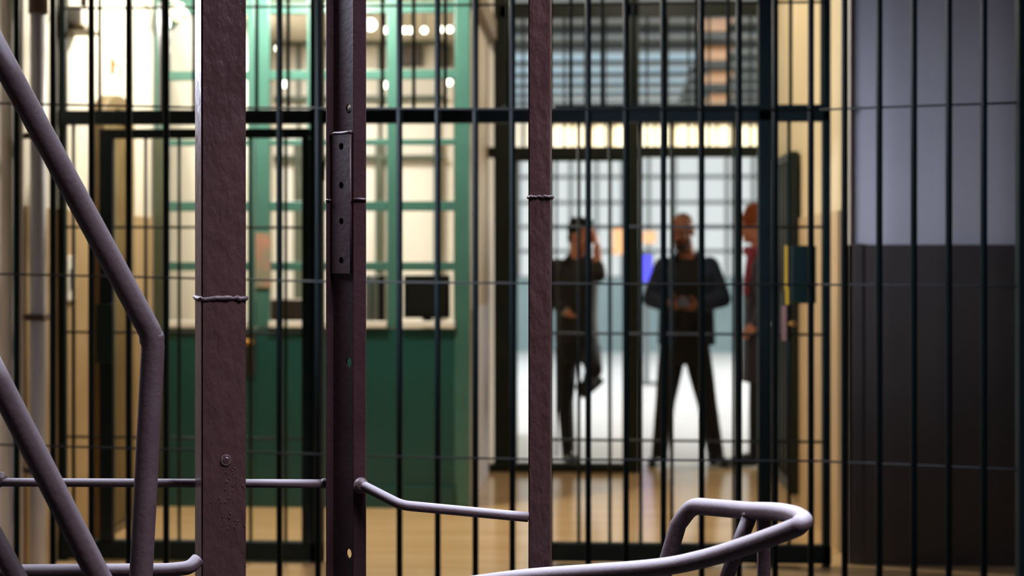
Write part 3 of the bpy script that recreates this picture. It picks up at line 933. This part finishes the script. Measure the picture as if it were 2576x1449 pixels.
def person1():
    Y = 11.05
    W = lambda px, py, dy=0.0: at(px, py, Y + dy)
    base = W(1722, 1168)
    t = thing('person', 'bald bearded person in open navy jacket with feet apart, looking down at hands', 'person', (base.x, base.y, 0))
    R = Euler((math.radians(16), 0, math.radians(-24))).to_matrix()   # face turned to the left of the picture, chin down
    hc_ = W(1716, 582, -.03)
    bm = bmesh.new()
    P = head(bm, hc_, R, 1.0)
    neck = W(1728, 640, .02)
    limb(bm, [P(0, .03, -.05), neck, W(1728, 668, .03)], [.056, .058, .075])
    loft(bm, [(W(1728, 662, .02), .10, .07, 0), (W(1727, 700, .02), .155, .10, 0), (W(1724, 790, .02), .135, .095, 0), (W(1722, 860, .02), .15, .105, 0), (W(1722, 915, .02), .12, .09, 0)])
    sl, sr = W(1672, 672, .02), W(1784, 672, .02)
    el, er = W(1637, 752, -.02), W(1818, 752, -.02)
    wl_, wr_ = W(1682, 772, -.24), W(1752, 774, -.24)
    limb(bm, [sl, el, wl_], [.05, .038, .026]); limb(bm, [sr, er, wr_], [.05, .038, .026])
    hand(bm, wl_, Vector((.75, -.35, .18)), Vector((.35, .5, .75)), .75, 1)
    hand(bm, wr_, Vector((-.75, -.35, .15)), Vector((-.35, .5, .75)), .75, -1)
    hl, hr = W(1692, 880, .02), W(1752, 880, .02)
    kl, kr = W(1674, 1010, -.02), W(1778, 1012, -.02)
    al, ar = W(1660, 1138, .03), W(1800, 1140, .03)
    limb(bm, [hl, kl, al], [.075, .05, .034]); limb(bm, [hr, kr, ar], [.075, .05, .034])
    limb(bm, [al, al + Vector((0, -.02, -.05))], [.034, .03]); limb(bm, [ar, ar + Vector((0, -.02, -.05))], [.034, .03])
    remesh('body', bm, M['skin'], t, .0065, 3)
    face_parts(P, R, t)
    bm = bmesh.new(); add_ball(bm, P(0, .028, .04), (.0775, .088, .086), R); remesh('cropped_hair', bm, M['stubble'], t, .008, 2)
    bm = bmesh.new()
    add_ball(bm, P(0, -.052, -.095), (.048, .048, .038), R); add_ball(bm, P(-.045, -.02, -.06), (.022, .035, .045), R); add_ball(bm, P(.045, -.02, -.06), (.022, .035, .045), R)
    limb(bm, [P(-.03, -.088, -.05), P(0, -.096, -.046), P(.03, -.088, -.05)], [.008] * 3)
    remesh('beard', bm, M['beard'], t, .007, 2)
    # black jumper
    bm = bmesh.new()
    loft(bm, [(W(1728, 650, .025), .072, .066, 0), (W(1728, 668, .02), .13, .085, 0), (W(1727, 705, .0), .165, .115, 0), (W(1724, 795, .0), .150, .112, 0), (W(1722, 868, .01), .158, .116, 0)])
    remesh('jumper', bm, M['blackcloth'], t, .009, 6)
    # navy jacket, open in front: torso shell left and right plus sleeves
    bm = bmesh.new()
    for sgn, s_, e_, w_ in ((-1, sl, el, wl_), (1, sr, er, wr_)):
        cx = 1727 + sgn * 36
        loft(bm, [(W(cx, 660, .04), .062, .072, 0), (W(cx + sgn * 6, 690, .02), .088, .125, 0), (W(cx + sgn * 5, 770, .02), .080, .125, 0), (W(cx + sgn * 6, 868, .02), .088, .13, 0)])
        limb(bm, [s_, s_.lerp(e_, .5), e_, e_.lerp(w_, .6), w_.lerp(e_, .06)], [.078, .07, .062, .052, .044])
    loft(bm, [(W(1728, 652, .06), .085, .05, 0), (W(1727, 700, .09), .16, .06, 0), (W(1724, 868, .09), .15, .06, 0)])
    limb(bm, [W(1694, 655, -.03), W(1706, 640, .03), W(1730, 634, .07), W(1752, 640, .03), W(1764, 655, -.03)], [.022, .024, .026, .024, .022])
    remesh('jacket', bm, M['navy'], t, .009, 6)
    bm = bmesh.new()
    loft(bm, [(W(1722, 838, .01), .150, .112, 0), (W(1722, 880, .01), .165, .12, 0), (W(1722, 915, .01), .15, .112, 0)])
    for h, kn, an in ((hl, kl, al), (hr, kr, ar)):
        limb(bm, [h, h.lerp(kn, .5), kn, kn.lerp(an, .5), an + Vector((0, 0, .0)), an + Vector((0, -.02, -.035))], [.098, .088, .072, .066, .06, .062])
    remesh('trousers', bm, M['trouser'], t, .009, 5)
    for nm, an, sx in (('shoe', al, -1), ('shoe', ar, 1)):
        h = Vector((an.x - sx * .0, an.y + .06, .0)); tt = Vector((an.x + sx * .07, an.y - .20, .0))
        shoe(nm, h, tt, t)
    return (wl_ + wr_) / 2, t


hands1, _p1 = person1()
ph = thing('smartphone', 'small phone with pale lit screen held in the bearded person\'s hands', 'phone', hands1 + Vector((0, -.10, .035)))
pl_ = rootloc(ph)
bm = B((pl_.x - .037, pl_.x + .037, pl_.y - .07, pl_.y + .07, pl_.z - .005, pl_.z + .005), bev=.003)
bmesh.ops.rotate(bm, cent=pl_, matrix=Matrix.Rotation(math.radians(25), 3, 'X'), verts=bm.verts)
obj('case', bm, M['black'], ph)
bm = B((pl_.x - .032, pl_.x + .032, pl_.y - .062, pl_.y + .062, pl_.z + .0055, pl_.z + .0065))
bmesh.ops.rotate(bm, cent=pl_, matrix=Matrix.Rotation(math.radians(25), 3, 'X'), verts=bm.verts)
obj('screen', bm, mat('phone_screen', lin(24, 26, 30), .3, emit=lin(200, 205, 220), es=.03), ph)


def person2():
    Y = 11.14
    W = lambda px, py, dy=0.0: at(px, py, Y + dy)
    base = W(1428, 1168)
    t = thing('person', 'dark haired person in dark jacket on one leg, hand raised to face', 'person', (base.x, base.y, 0))
    R = Euler((math.radians(10), 0, math.radians(52))).to_matrix()    # face to the right of the picture
    hc_ = W(1464, 594, 0)
    bm = bmesh.new()
    P = head(bm, hc_, R, .98)
    limb(bm, [P(0, .03, -.05), W(1452, 640, .02), W(1446, 668, .03)], [.056, .058, .072])
    loft(bm, [(W(1446, 662, .03), .10, .07, 0), (W(1448, 705, .03), .145, .10, 0), (W(1450, 790, .03), .125, .095, 0), (W(1452, 860, .03), .135, .105, 0), (W(1452, 910, .03), .11, .09, 0)])
    sl, sr = W(1402, 676, .03), W(1486, 672, .0)
    el, er = W(1390, 752, .0), W(1504, 690, -.22)
    wl_, wr_ = W(1432, 790, -.10), W(1502, 622, -.13)
    limb(bm, [sl, el, wl_], [.05, .038, .026]); limb(bm, [sr, er, wr_], [.05, .040, .028])
    hand(bm, wr_, Vector((-.12, .1, 1)), Vector((-.8, .3, 0)), .5, -1)
    hand(bm, wl_, Vector((.35, .85, -.5)), Vector((.3, .2, .8)), .4, 1)
    hl, hr = W(1426, 880, .03), W(1482, 880, .03)
    kl, kr = W(1422, 1010, .0), W(1494, 930, -.30)
    al, ar = W(1430, 1138, .03), W(1480, 966, .02)
    limb(bm, [hl, kl, al], [.075, .05, .034]); limb(bm, [hr, kr, ar], [.075, .05, .034])
    limb(bm, [al, al + Vector((0, -.02, -.05))], [.034, .03]); limb(bm, [ar, ar + Vector((.0, 0, -.04))], [.034, .03])
    remesh('body', bm, M['skin2'], t, .0065, 3)
    face_parts(P, R, t, .98)
    bm = bmesh.new()
    add_ball(bm, P(0, .03, .048), (.086, .097, .09), R)
    for i in range(16):
        a = 2 * PI * i / 16
        add_ball(bm, P(.062 * math.cos(a), .02 + .07 * math.sin(a), 100e-3 + random.uniform(-.008, .010)), .022, R)
    add_ball(bm, P(0, .07, -.02), (.066, .04, .06), R)
    remesh('hair', bm, M['hair'], t, .008, 2)
    bm = bmesh.new()
    loft(bm, [(W(1447, 648, .03), .075, .066, 0), (W(1446, 668, .03), .125, .085, 0), (W(1448, 710, .02), .168, .125, 0), (W(1450, 795, .02), .152, .12, 0), (W(1452, 858, .02), .16, .125, 0)])
    limb(bm, [sl, sl.lerp(el, .5), el, el.lerp(wl_, .5), wl_.lerp(el, .3)], [.076, .068, .06, .05, .044])
    limb(bm, [sr, sr.lerp(er, .5), er, er.lerp(wr_, .25)], [.076, .068, .060, .052])
    limb(bm, [W(1424, 656, -.05), W(1436, 642, .02), W(1452, 636, .08), W(1468, 644, .02), W(1472, 656, -.05)], [.022, .024, .026, .024, .022])
    remesh('jacket', bm, M['browncloth'], t, .009, 5)
    bm = bmesh.new()
    loft(bm, [(W(1452, 835, .02), .145, .115, 0), (W(1452, 880, .02), .155, .12, 0), (W(1452, 912, .02), .135, .11, 0)])
    for h, kn, an in ((hl, kl, al), (hr, kr, ar)):
        limb(bm, [h, h.lerp(kn, .5), kn, kn.lerp(an, .5), an, an.lerp(kn, -.06)], [.088, .074, .062, .056, .050, .050])
    remesh('trousers', bm, M['trouser'], t, .009, 5)
    shoe('shoe', Vector((al.x - .01, al.y + .06, 0)), Vector((al.x + .05, al.y - .20, 0)), t)
    shoe('shoe', W(1468, 1004, .04), W(1522, 960, -.05), t, Vector((-.6, -.1, .8)))
    wb_ = bmesh.new()
    q = wl_.lerp(el, .18)
    d = (wl_ - el).normalized()
    add_cone(wb_, q - d * .014, q + d * .014, .034, .034, 18)
    wa = obj('wrist_watch', wb_, M['steel'], t)
    return t


person2()


def person3():
    Y = 11.15
    W = lambda px, py, dy=0.0: at(px, py, Y + dy)
    base = W(1915, 1172)
    t = thing('person', 'person in rust orange knit cap and reddish scarf, mostly behind the gate post', 'person', (base.x, base.y, 0))
    R = Euler((math.radians(4), 0, math.radians(-80))).to_matrix()
    hc_ = W(1894, 570, 0)
    bm = bmesh.new()
    P = head(bm, hc_, R, .96)
    limb(bm, [P(0, .03, -.05), W(1908, 632, 0), W(1914, 662, 0)], [.052, .054, .07])
    yw = math.radians(80)
    loft(bm, [(W(1914, 655), .09, .07, yw), (W(1916, 712), .15, .10, yw), (W(1916, 795), .125, .095, yw), (W(1917, 870), .14, .105, yw), (W(1917, 915), .11, .09, yw)])
    for dy in (-.19, .19):
        limb(bm, [W(1916, 672, dy), W(1926, 765, dy * 1.1), W(1902, 820, dy * .9)], [.046, .036, .026])
        hand(bm, W(1902, 820, dy * .9), Vector((-.7, -.1 * dy, -.5)), Vector((0, -dy, -.2)), .5, 1 if dy > 0 else -1, .92)
    for dy, kx, ax in ((-.09, 1908, 1904), (.09, 1922, 1928)):
        limb(bm, [W(1917, 885, dy), W(kx, 1015, dy), W(ax, 1142, dy)], [.072, .048, .033])
    remesh('body', bm, M['skin2'], t, .0065, 3)
    face_parts(P, R, t, .96)
    bm = bmesh.new()
    add_ball(bm, P(0, .022, .055), (.088, .106, .088), R); add_ball(bm, P(0, .03, .12), (.07, .085, .055), R)
    limb(bm, [P(.083 * math.cos(a), .016 + .098 * math.sin(a), .035) for a in [2 * PI * i / 18 for i in range(19)]], [.014] * 19)
    add_ball(bm, P(0, .075, -.02), (.07, .045, .07), R)
    remesh('knit_cap', bm, M['rustknit'], t, .009, 3)
    bm = bmesh.new()
    loft(bm, [(W(1909, 640), .07, .07, yw), (W(1914, 660), .13, .085, yw), (W(1916, 715), .185, .13, yw), (W(1916, 800), .17, .13, yw), (W(1918, 960), .20, .15, yw)])
    for dy in (-.19, .19):
        limb(bm, [W(1916, 674, dy), W(1926, 765, dy * 1.1), W(1906, 812, dy * .92)], [.072, .058, .044])
    remesh('coat', bm, M['purple'], t, .009, 5)
    bm = bmesh.new()
    limb(bm, [W(1906, 632) + Vector((.075 * math.cos(a), .075 * math.sin(a), .01 * math.sin(3 * a))) for a in [2 * PI * i / 16 for i in range(17)]], [.032] * 17)
    limb(bm, [W(1890, 642, -.06), W(1884, 690, -.09), W(1880, 735, -.1)], [.034, .036, .034])
    remesh('scarf', bm, M['redscarf'], t, .008, 3)
    bm = bmesh.new()
    for dy, kx, ax in ((-.09, 1908, 1904), (.09, 1922, 1928)):
        limb(bm, [W(1917, 885, dy), W(kx, 1015, dy), W(ax, 1135, dy), W(ax, 1150, dy)], [.09, .07, .058, .058])
    remesh('trousers', bm, M['trouser'], t, .009, 4)
    for dy, ax in ((-.09, 1904), (.09, 1928)):
        p = W(ax, 1142, dy)
        shoe('shoe', Vector((p.x + .06, p.y, 0)), Vector((p.x - .2, p.y - .01, 0)), t)


person3()


# ------------------------------------------------------------------ foreground posts
YQ = 3.72


def rot_post(name, label, cx, w, d, rot, Y, m, bev=.004):
    """square tube: front face centre at pixel column cx on plane Y, rotated about z"""
    c = at(cx, 700, Y)
    t = thing(name, label, 'post', (c.x, c.y, 0))
    bm = bmesh.new()
    add_box(bm, c.x - w / 2, c.x + w / 2, c.y, c.y + d, 0, 4.55)
    bmesh.ops.bevel(bm, geom=[e for e in bm.edges if abs(e.verts[0].co.z - e.verts[1].co.z) > 1], offset=bev, segments=2, affect='EDGES')
    bmesh.ops.rotate(bm, cent=c, matrix=Matrix.Rotation(rot, 3, 'Z'), verts=bm.verts)
    obj('tube', bm, m, t)
    return t, c


def weld_ring(t, c, w, d, rot, z, r, seed, sides=(0, 1, 2, 3)):
    rnd = random.Random(seed)
    bm = bmesh.new()
    cs = [(-w / 2, 0), (w / 2, 0), (w / 2, d), (-w / 2, d)]
    for i in sides:
        a, b = Vector((*cs[i], 0)), Vector((*cs[(i + 1) % 4], 0))
        n = 14
        pts = [a.lerp(b, k / n) + Vector((rnd.uniform(-.0012, .0012), rnd.uniform(-.0012, .0012), rnd.uniform(-.0022, .0022))) for k in range(n + 1)]
        p2 = pipe([c.xy.to_3d() + p + Vector((0, 0, z)) for p in pts], [r * rnd.uniform(.75, 1.2) for _ in pts], 8)
        tmp = bpy.data.meshes.new('w'); p2.to_mesh(tmp); p2.free(); bm.from_mesh(tmp); bpy.data.meshes.remove(tmp)
    bmesh.ops.rotate(bm, cent=c, matrix=Matrix.Rotation(rot, 3, 'Z'), verts=bm.verts)
    return obj('weld_seam', bm, M['weld'], t, True)


zq = lambda py, Y=YQ: at(560, py, Y).z
lrot = math.radians(22.8)
lp_, lc = rot_post('square_post', 'thick maroon square post at left with a lumpy weld seam and one rivet', 563, .1075, .105, lrot, YQ, M['maroon'])
weld_ring(lp_, lc, .1075, .105, lrot, at(563, 751, YQ).z, .0054, 3)


def on_front(c, rot, dx, z, out=0.0):
    return Vector((c.x, c.y, 0)) + Matrix.Rotation(rot, 3, 'Z') @ Vector((dx, -out, 0)) + Vector((0, 0, z))


# rivet: shallow cupped head
rz = at(568, 1158, YQ).z
bm = bmesh.new()
fa, fb_ = on_front(lc, lrot, .005, rz, -.002), on_front(lc, lrot, .005, rz, .003)
add_cone(bm, fa, fb_, .0145, .0125, 20)
o = obj('rivet', bm, M['weld'], lp_)
bm = bmesh.new(); add_cone(bm, on_front(lc, lrot, .005, rz, .0025), on_front(lc, lrot, .005, rz, .0042), .009, .006, 16)
obj('rivet_cap', bm, M['maroon'], o)
# paint runs and lumps below the rivet
rnd = random.Random(5)
bm = bmesh.new()
for i in range(34):
    dx = .012 + rnd.gauss(0, .014) + (.018 if i % 3 == 0 else 0)
    pz = rz - .02 - rnd.random() * .15
    add_ball(bm, on_front(lc, lrot, max(-.04, min(.05, dx)), pz, .0), (rnd.uniform(.0012, .003), .0016, rnd.uniform(.0015, .0045)), Matrix.Rotation(lrot, 3, 'Z'), 8, 6)
o = obj('paint_lumps', bm, M['maroon'], lp_, True); o['kind'] = 'stuff'

rrot = math.radians(-4.6)
rp_, rc = rot_post('slim_post', 'slim maroon post right of centre, narrower than the square post', 1356, .0515, .05, rrot, YQ, M['maroon'], .003)
weld_ring(rp_, rc, .0515, .05, rrot, at(1356, 495, YQ).z, .0038, 9)

# channel post: near flange, web with holes, back flange, welded hole strip
cp_c = at(888, 700, YQ)
cpst = thing('channel_post', 'dark maroon open channel post with punched holes, left of centre', 'post', (cp_c.x, cp_c.y, 0))
n0, n1 = at(888, 700, YQ), at(920.5, 700, YQ)
bk0, bk1 = at(839, 700, YQ + .047), at(820, 700, YQ + .045)


def slab(a, b, th, z0, z1, bev=.0015):
    """vertical plate from a to b in plan"""
    a, b = Vector((a.x, a.y, 0)), Vector((b.x, b.y, 0))
    d = (b - a).normalized(); n = Vector((d.y, -d.x, 0)) * th
    bm = bmesh.new()
    pts = [a, b, b - n, a - n]
    lo_ = [bm.verts.new(p + Vector((0, 0, z0))) for p in pts]; hi_ = [bm.verts.new(p + Vector((0, 0, z1))) for p in pts]
    bm.faces.new(lo_[::-1]); bm.faces.new(hi_)
    for i in range(4): bm.faces.new((lo_[i], lo_[(i + 1) % 4], hi_[(i + 1) % 4], hi_[i]))
    bmesh.ops.recalc_face_normals(bm, faces=bm.faces)
    if bev: bmesh.ops.bevel(bm, geom=bm.edges[:], offset=bev, segments=1, affect='EDGES')
    return bm


obj('near_flange', slab(n0, n1, .006, 0, 4.55), M['maroon_flat'], cpst)
obj('back_flange', slab(bk1, bk0, .006, 0, 4.55), M['maroon_flat'], cpst)
wd = Vector((bk0.x - n0.x, bk0.y - n0.y, 0)); WL = wd.length + .004; wd.normalize()
wn_ = Vector((wd.y, -wd.x, 0))
if wn_.y > 0: wn_ = -wn_


def web_plate(s0, s1, z0, z1, holes, th, off):
    bm = holed_plate([(s0, z0), (s1, z0), (s1, z1), (s0, z1)], holes, th)
    for v in bm.verts:
        s_, z_, c_ = v.co
        v.co = Vector((n0.x, n0.y, 0)) + wd * s_ + wn_ * (off + c_) + Vector((0, 0, z_))
    bmesh.ops.recalc_face_normals(bm, faces=bm.faces)
    return bm


def oval(cx, cy, rx, rz_, n=18):
    return [(cx + rx * math.cos(2 * PI * k / n), cy + rz_ * math.sin(2 * PI * k / n)) for k in range(n)]


hz = [at(880, yy, YQ + .012).z for yy in (274, 911, 1392)]
obj('web', web_plate(0, WL, 0, 4.55, [oval(.0165, z, .0105, .0115) for z in hz], .005, -.003), M['maroon_flat'], cpst)
sz = [at(866, yy, YQ + .04).z for yy in (370, 467, 557, 655)]
obj('hole_strip', web_plate(.004, WL * .93, at(866, 688, YQ + .04).z, at(866, 338, YQ + .04).z, [oval(.036, z, .0085, .0085) for z in sz], .006, .0035), M['maroon_flat'], cpst)
# weld beads along the strip edge and across the flange
rnd = random.Random(2)
bm = bmesh.new()
za_, zb_ = at(866, 688, YQ + .04).z, at(866, 338, YQ + .04).z
for i in range(60):
    z = za_ + (zb_ - za_) * i / 59
    add_ball(bm, Vector((n0.x, n0.y, z)) + wd * (WL * .94) + wn_ * .004, (.0028, .0028, rnd.uniform(.0014, .0032)), None, 8, 6)
obj('weld_bead', bm, M['maroon_flat'], cpst, True)
obj('weld_bead', pipe([Vector((n0.x, n0.y, zb_ + .002)) + wd * (WL * f) + wn_ * .004 + Vector((0, 0, rnd.uniform(-.001, .001))) for f in (.03, .2, .4, .6, .8, .96)], .0042, 8), M['weld'], cpst, True)
zz = at(900, 502, YQ).z
obj('weld_seam', pipe([Vector((n0.x, n0.y - .0005, zz)), Vector(((n0.x + n1.x) / 2, n0.y - .001, zz + .001)), Vector((n1.x, n0.y - .0005, zz))], .0034, 8), M['weld'], cpst, True)
obj('weld_seam', pipe([Vector((bk1.x, bk1.y - .0005, zz)), Vector((bk0.x, bk0.y - .0005, zz))], .0032, 8), M['weld'], cpst, True)

# ------------------------------------------------------------------ foreground rails
YD = 3.45


def rail_thing(name, label, pts, r, rad=.06, group=None, extra=None, dens=5):
    path = round_path(pts, rad)
    path = smoothsub(path, dens) if dens > 1 else path
    t = thing(name, label, 'railing', (path[0].x, path[0].y, path[0].z), group)
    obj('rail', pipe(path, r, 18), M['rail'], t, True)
    return t


# upper handrail: comes down from the upper left and turns down into its newel
D0 = at(-60, 30, 3.30); D1 = at(386, 850, 3.50); D2 = at(354, 1480, 3.50); D2.y = 3.5
D2 = Vector((at(352, 1500, 3.50).x, 3.50, at(352, 1500, 3.50).z))
ur = rail_thing('handrail', 'upper maroon handrail sloping down from the top left and bending into a vertical leg', [D0, D1, D2, Vector((D2.x - .02, D2.y, .05))], .0262, .028)
# flattened bulge of the welded elbow
bm = bmesh.new(); add_ball(bm, at(382, 852, 3.5), (.0285, .028, .03))
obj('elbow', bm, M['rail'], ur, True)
lr = rail_thing('handrail', 'lower maroon handrail sloping across the bottom left corner', [at(-70, 830, 3.22), at(258, 1470, 3.36), at(330, 1610, 3.4)], .0262, .0)
sr_ = rail_thing('handrail', 'short maroon rail end cutting the bottom left corner below the lower handrail', [at(-60, 1270, 3.3), at(40, 1449, 3.34), at(110, 1580, 3.36)], .0215, .0)
# horizontal rods
h1 = rail_thing('cross_rail', 'thin level rod from the left edge to the channel post', [at(-60, 1213, 3.82), at(818, 1217, 3.79)], .0107, 0)
for q_, r_ in ((at(-2, 1206, 3.82), (.02, .016, .02)), (at(816, 1216, 3.79), (.013, .012, .0125))):
    bm = bmesh.new(); add_ball(bm, q_, r_)
    obj('weld_bead', bm, M['weld'], h1, True)
h2 = rail_thing('cross_rail', 'level rod at the bottom left curving up into the square post', [at(-60, 1438, 3.66), at(430, 1434, 3.66), at(478, 1428, 3.66), at(497, 1408, 3.68)], .0165, .03)
h3 = rail_thing('cross_rail', 'bent thin rod dropping from the channel post to the slim post', [at(906, 1218, 3.71), at(1010, 1271, 3.66), at(1328, 1301, 3.72)], .0118, .02)
bm = bmesh.new(); add_ball(bm, at(908, 1222, 3.71), (.018, .015, .02))
obj('weld_bead', bm, M['weld'], h3, True)

# loop handrail at lower right
L = [at(1150, 1475, 3.62), at(1330, 1452, 3.55), at(1630, 1430, 3.42), at(1760, 1408, 3.34), at(1880, 1372, 3.25), at(1990, 1332, 3.17), at(2014, 1318, 3.16), at(2020, 1308, 3.20), at(1996, 1295, 3.30), at(1950, 1287, 3.38), at(1890, 1285, 3.46), at(1740, 1272, 3.62), at(1706, 1320, 3.64), at(1676, 1420, 3.66), at(1640, 1540, 3.66)]
from mathutils.geometry import interpolate_bezier
def catmull(P, n=7):
    out = []
    for i in range(len(P) - 1):
        p0, p1, p2, p3 = P[max(0, i - 1)], P[i], P[i + 1], P[min(len(P) - 1, i + 2)]
        for k in range(n):
            t = k / n
            out.append(.5 * ((2 * p1) + (p2 - p0) * t + (2 * p0 - 5 * p1 + 4 * p2 - p3) * t * t + (-p0 + 3 * p1 - 3 * p2 + p3) * t ** 3))
    out.append(P[-1])
    return out


loop = catmull(L[:11], 7) + round_path(L[10:], [0, .055, 0.0, 0, 0], 8)[1:]
lt = thing('loop_handrail', 'maroon handrail loop curving back on itself at the lower right', 'railing', (L[0].x, L[0].y, L[0].z))
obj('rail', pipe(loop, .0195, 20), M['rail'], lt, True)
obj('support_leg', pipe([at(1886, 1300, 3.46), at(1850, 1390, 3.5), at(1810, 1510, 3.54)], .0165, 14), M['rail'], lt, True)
q0 = at(1923, 1300, 3.42)
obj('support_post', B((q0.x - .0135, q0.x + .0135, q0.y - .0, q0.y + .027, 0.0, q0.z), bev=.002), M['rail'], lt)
bm = bmesh.new(); add_ball(bm, at(1884, 1294, 3.46), (.017, .017, .013))
obj('weld_bead', bm, M['weld'], lt, True)
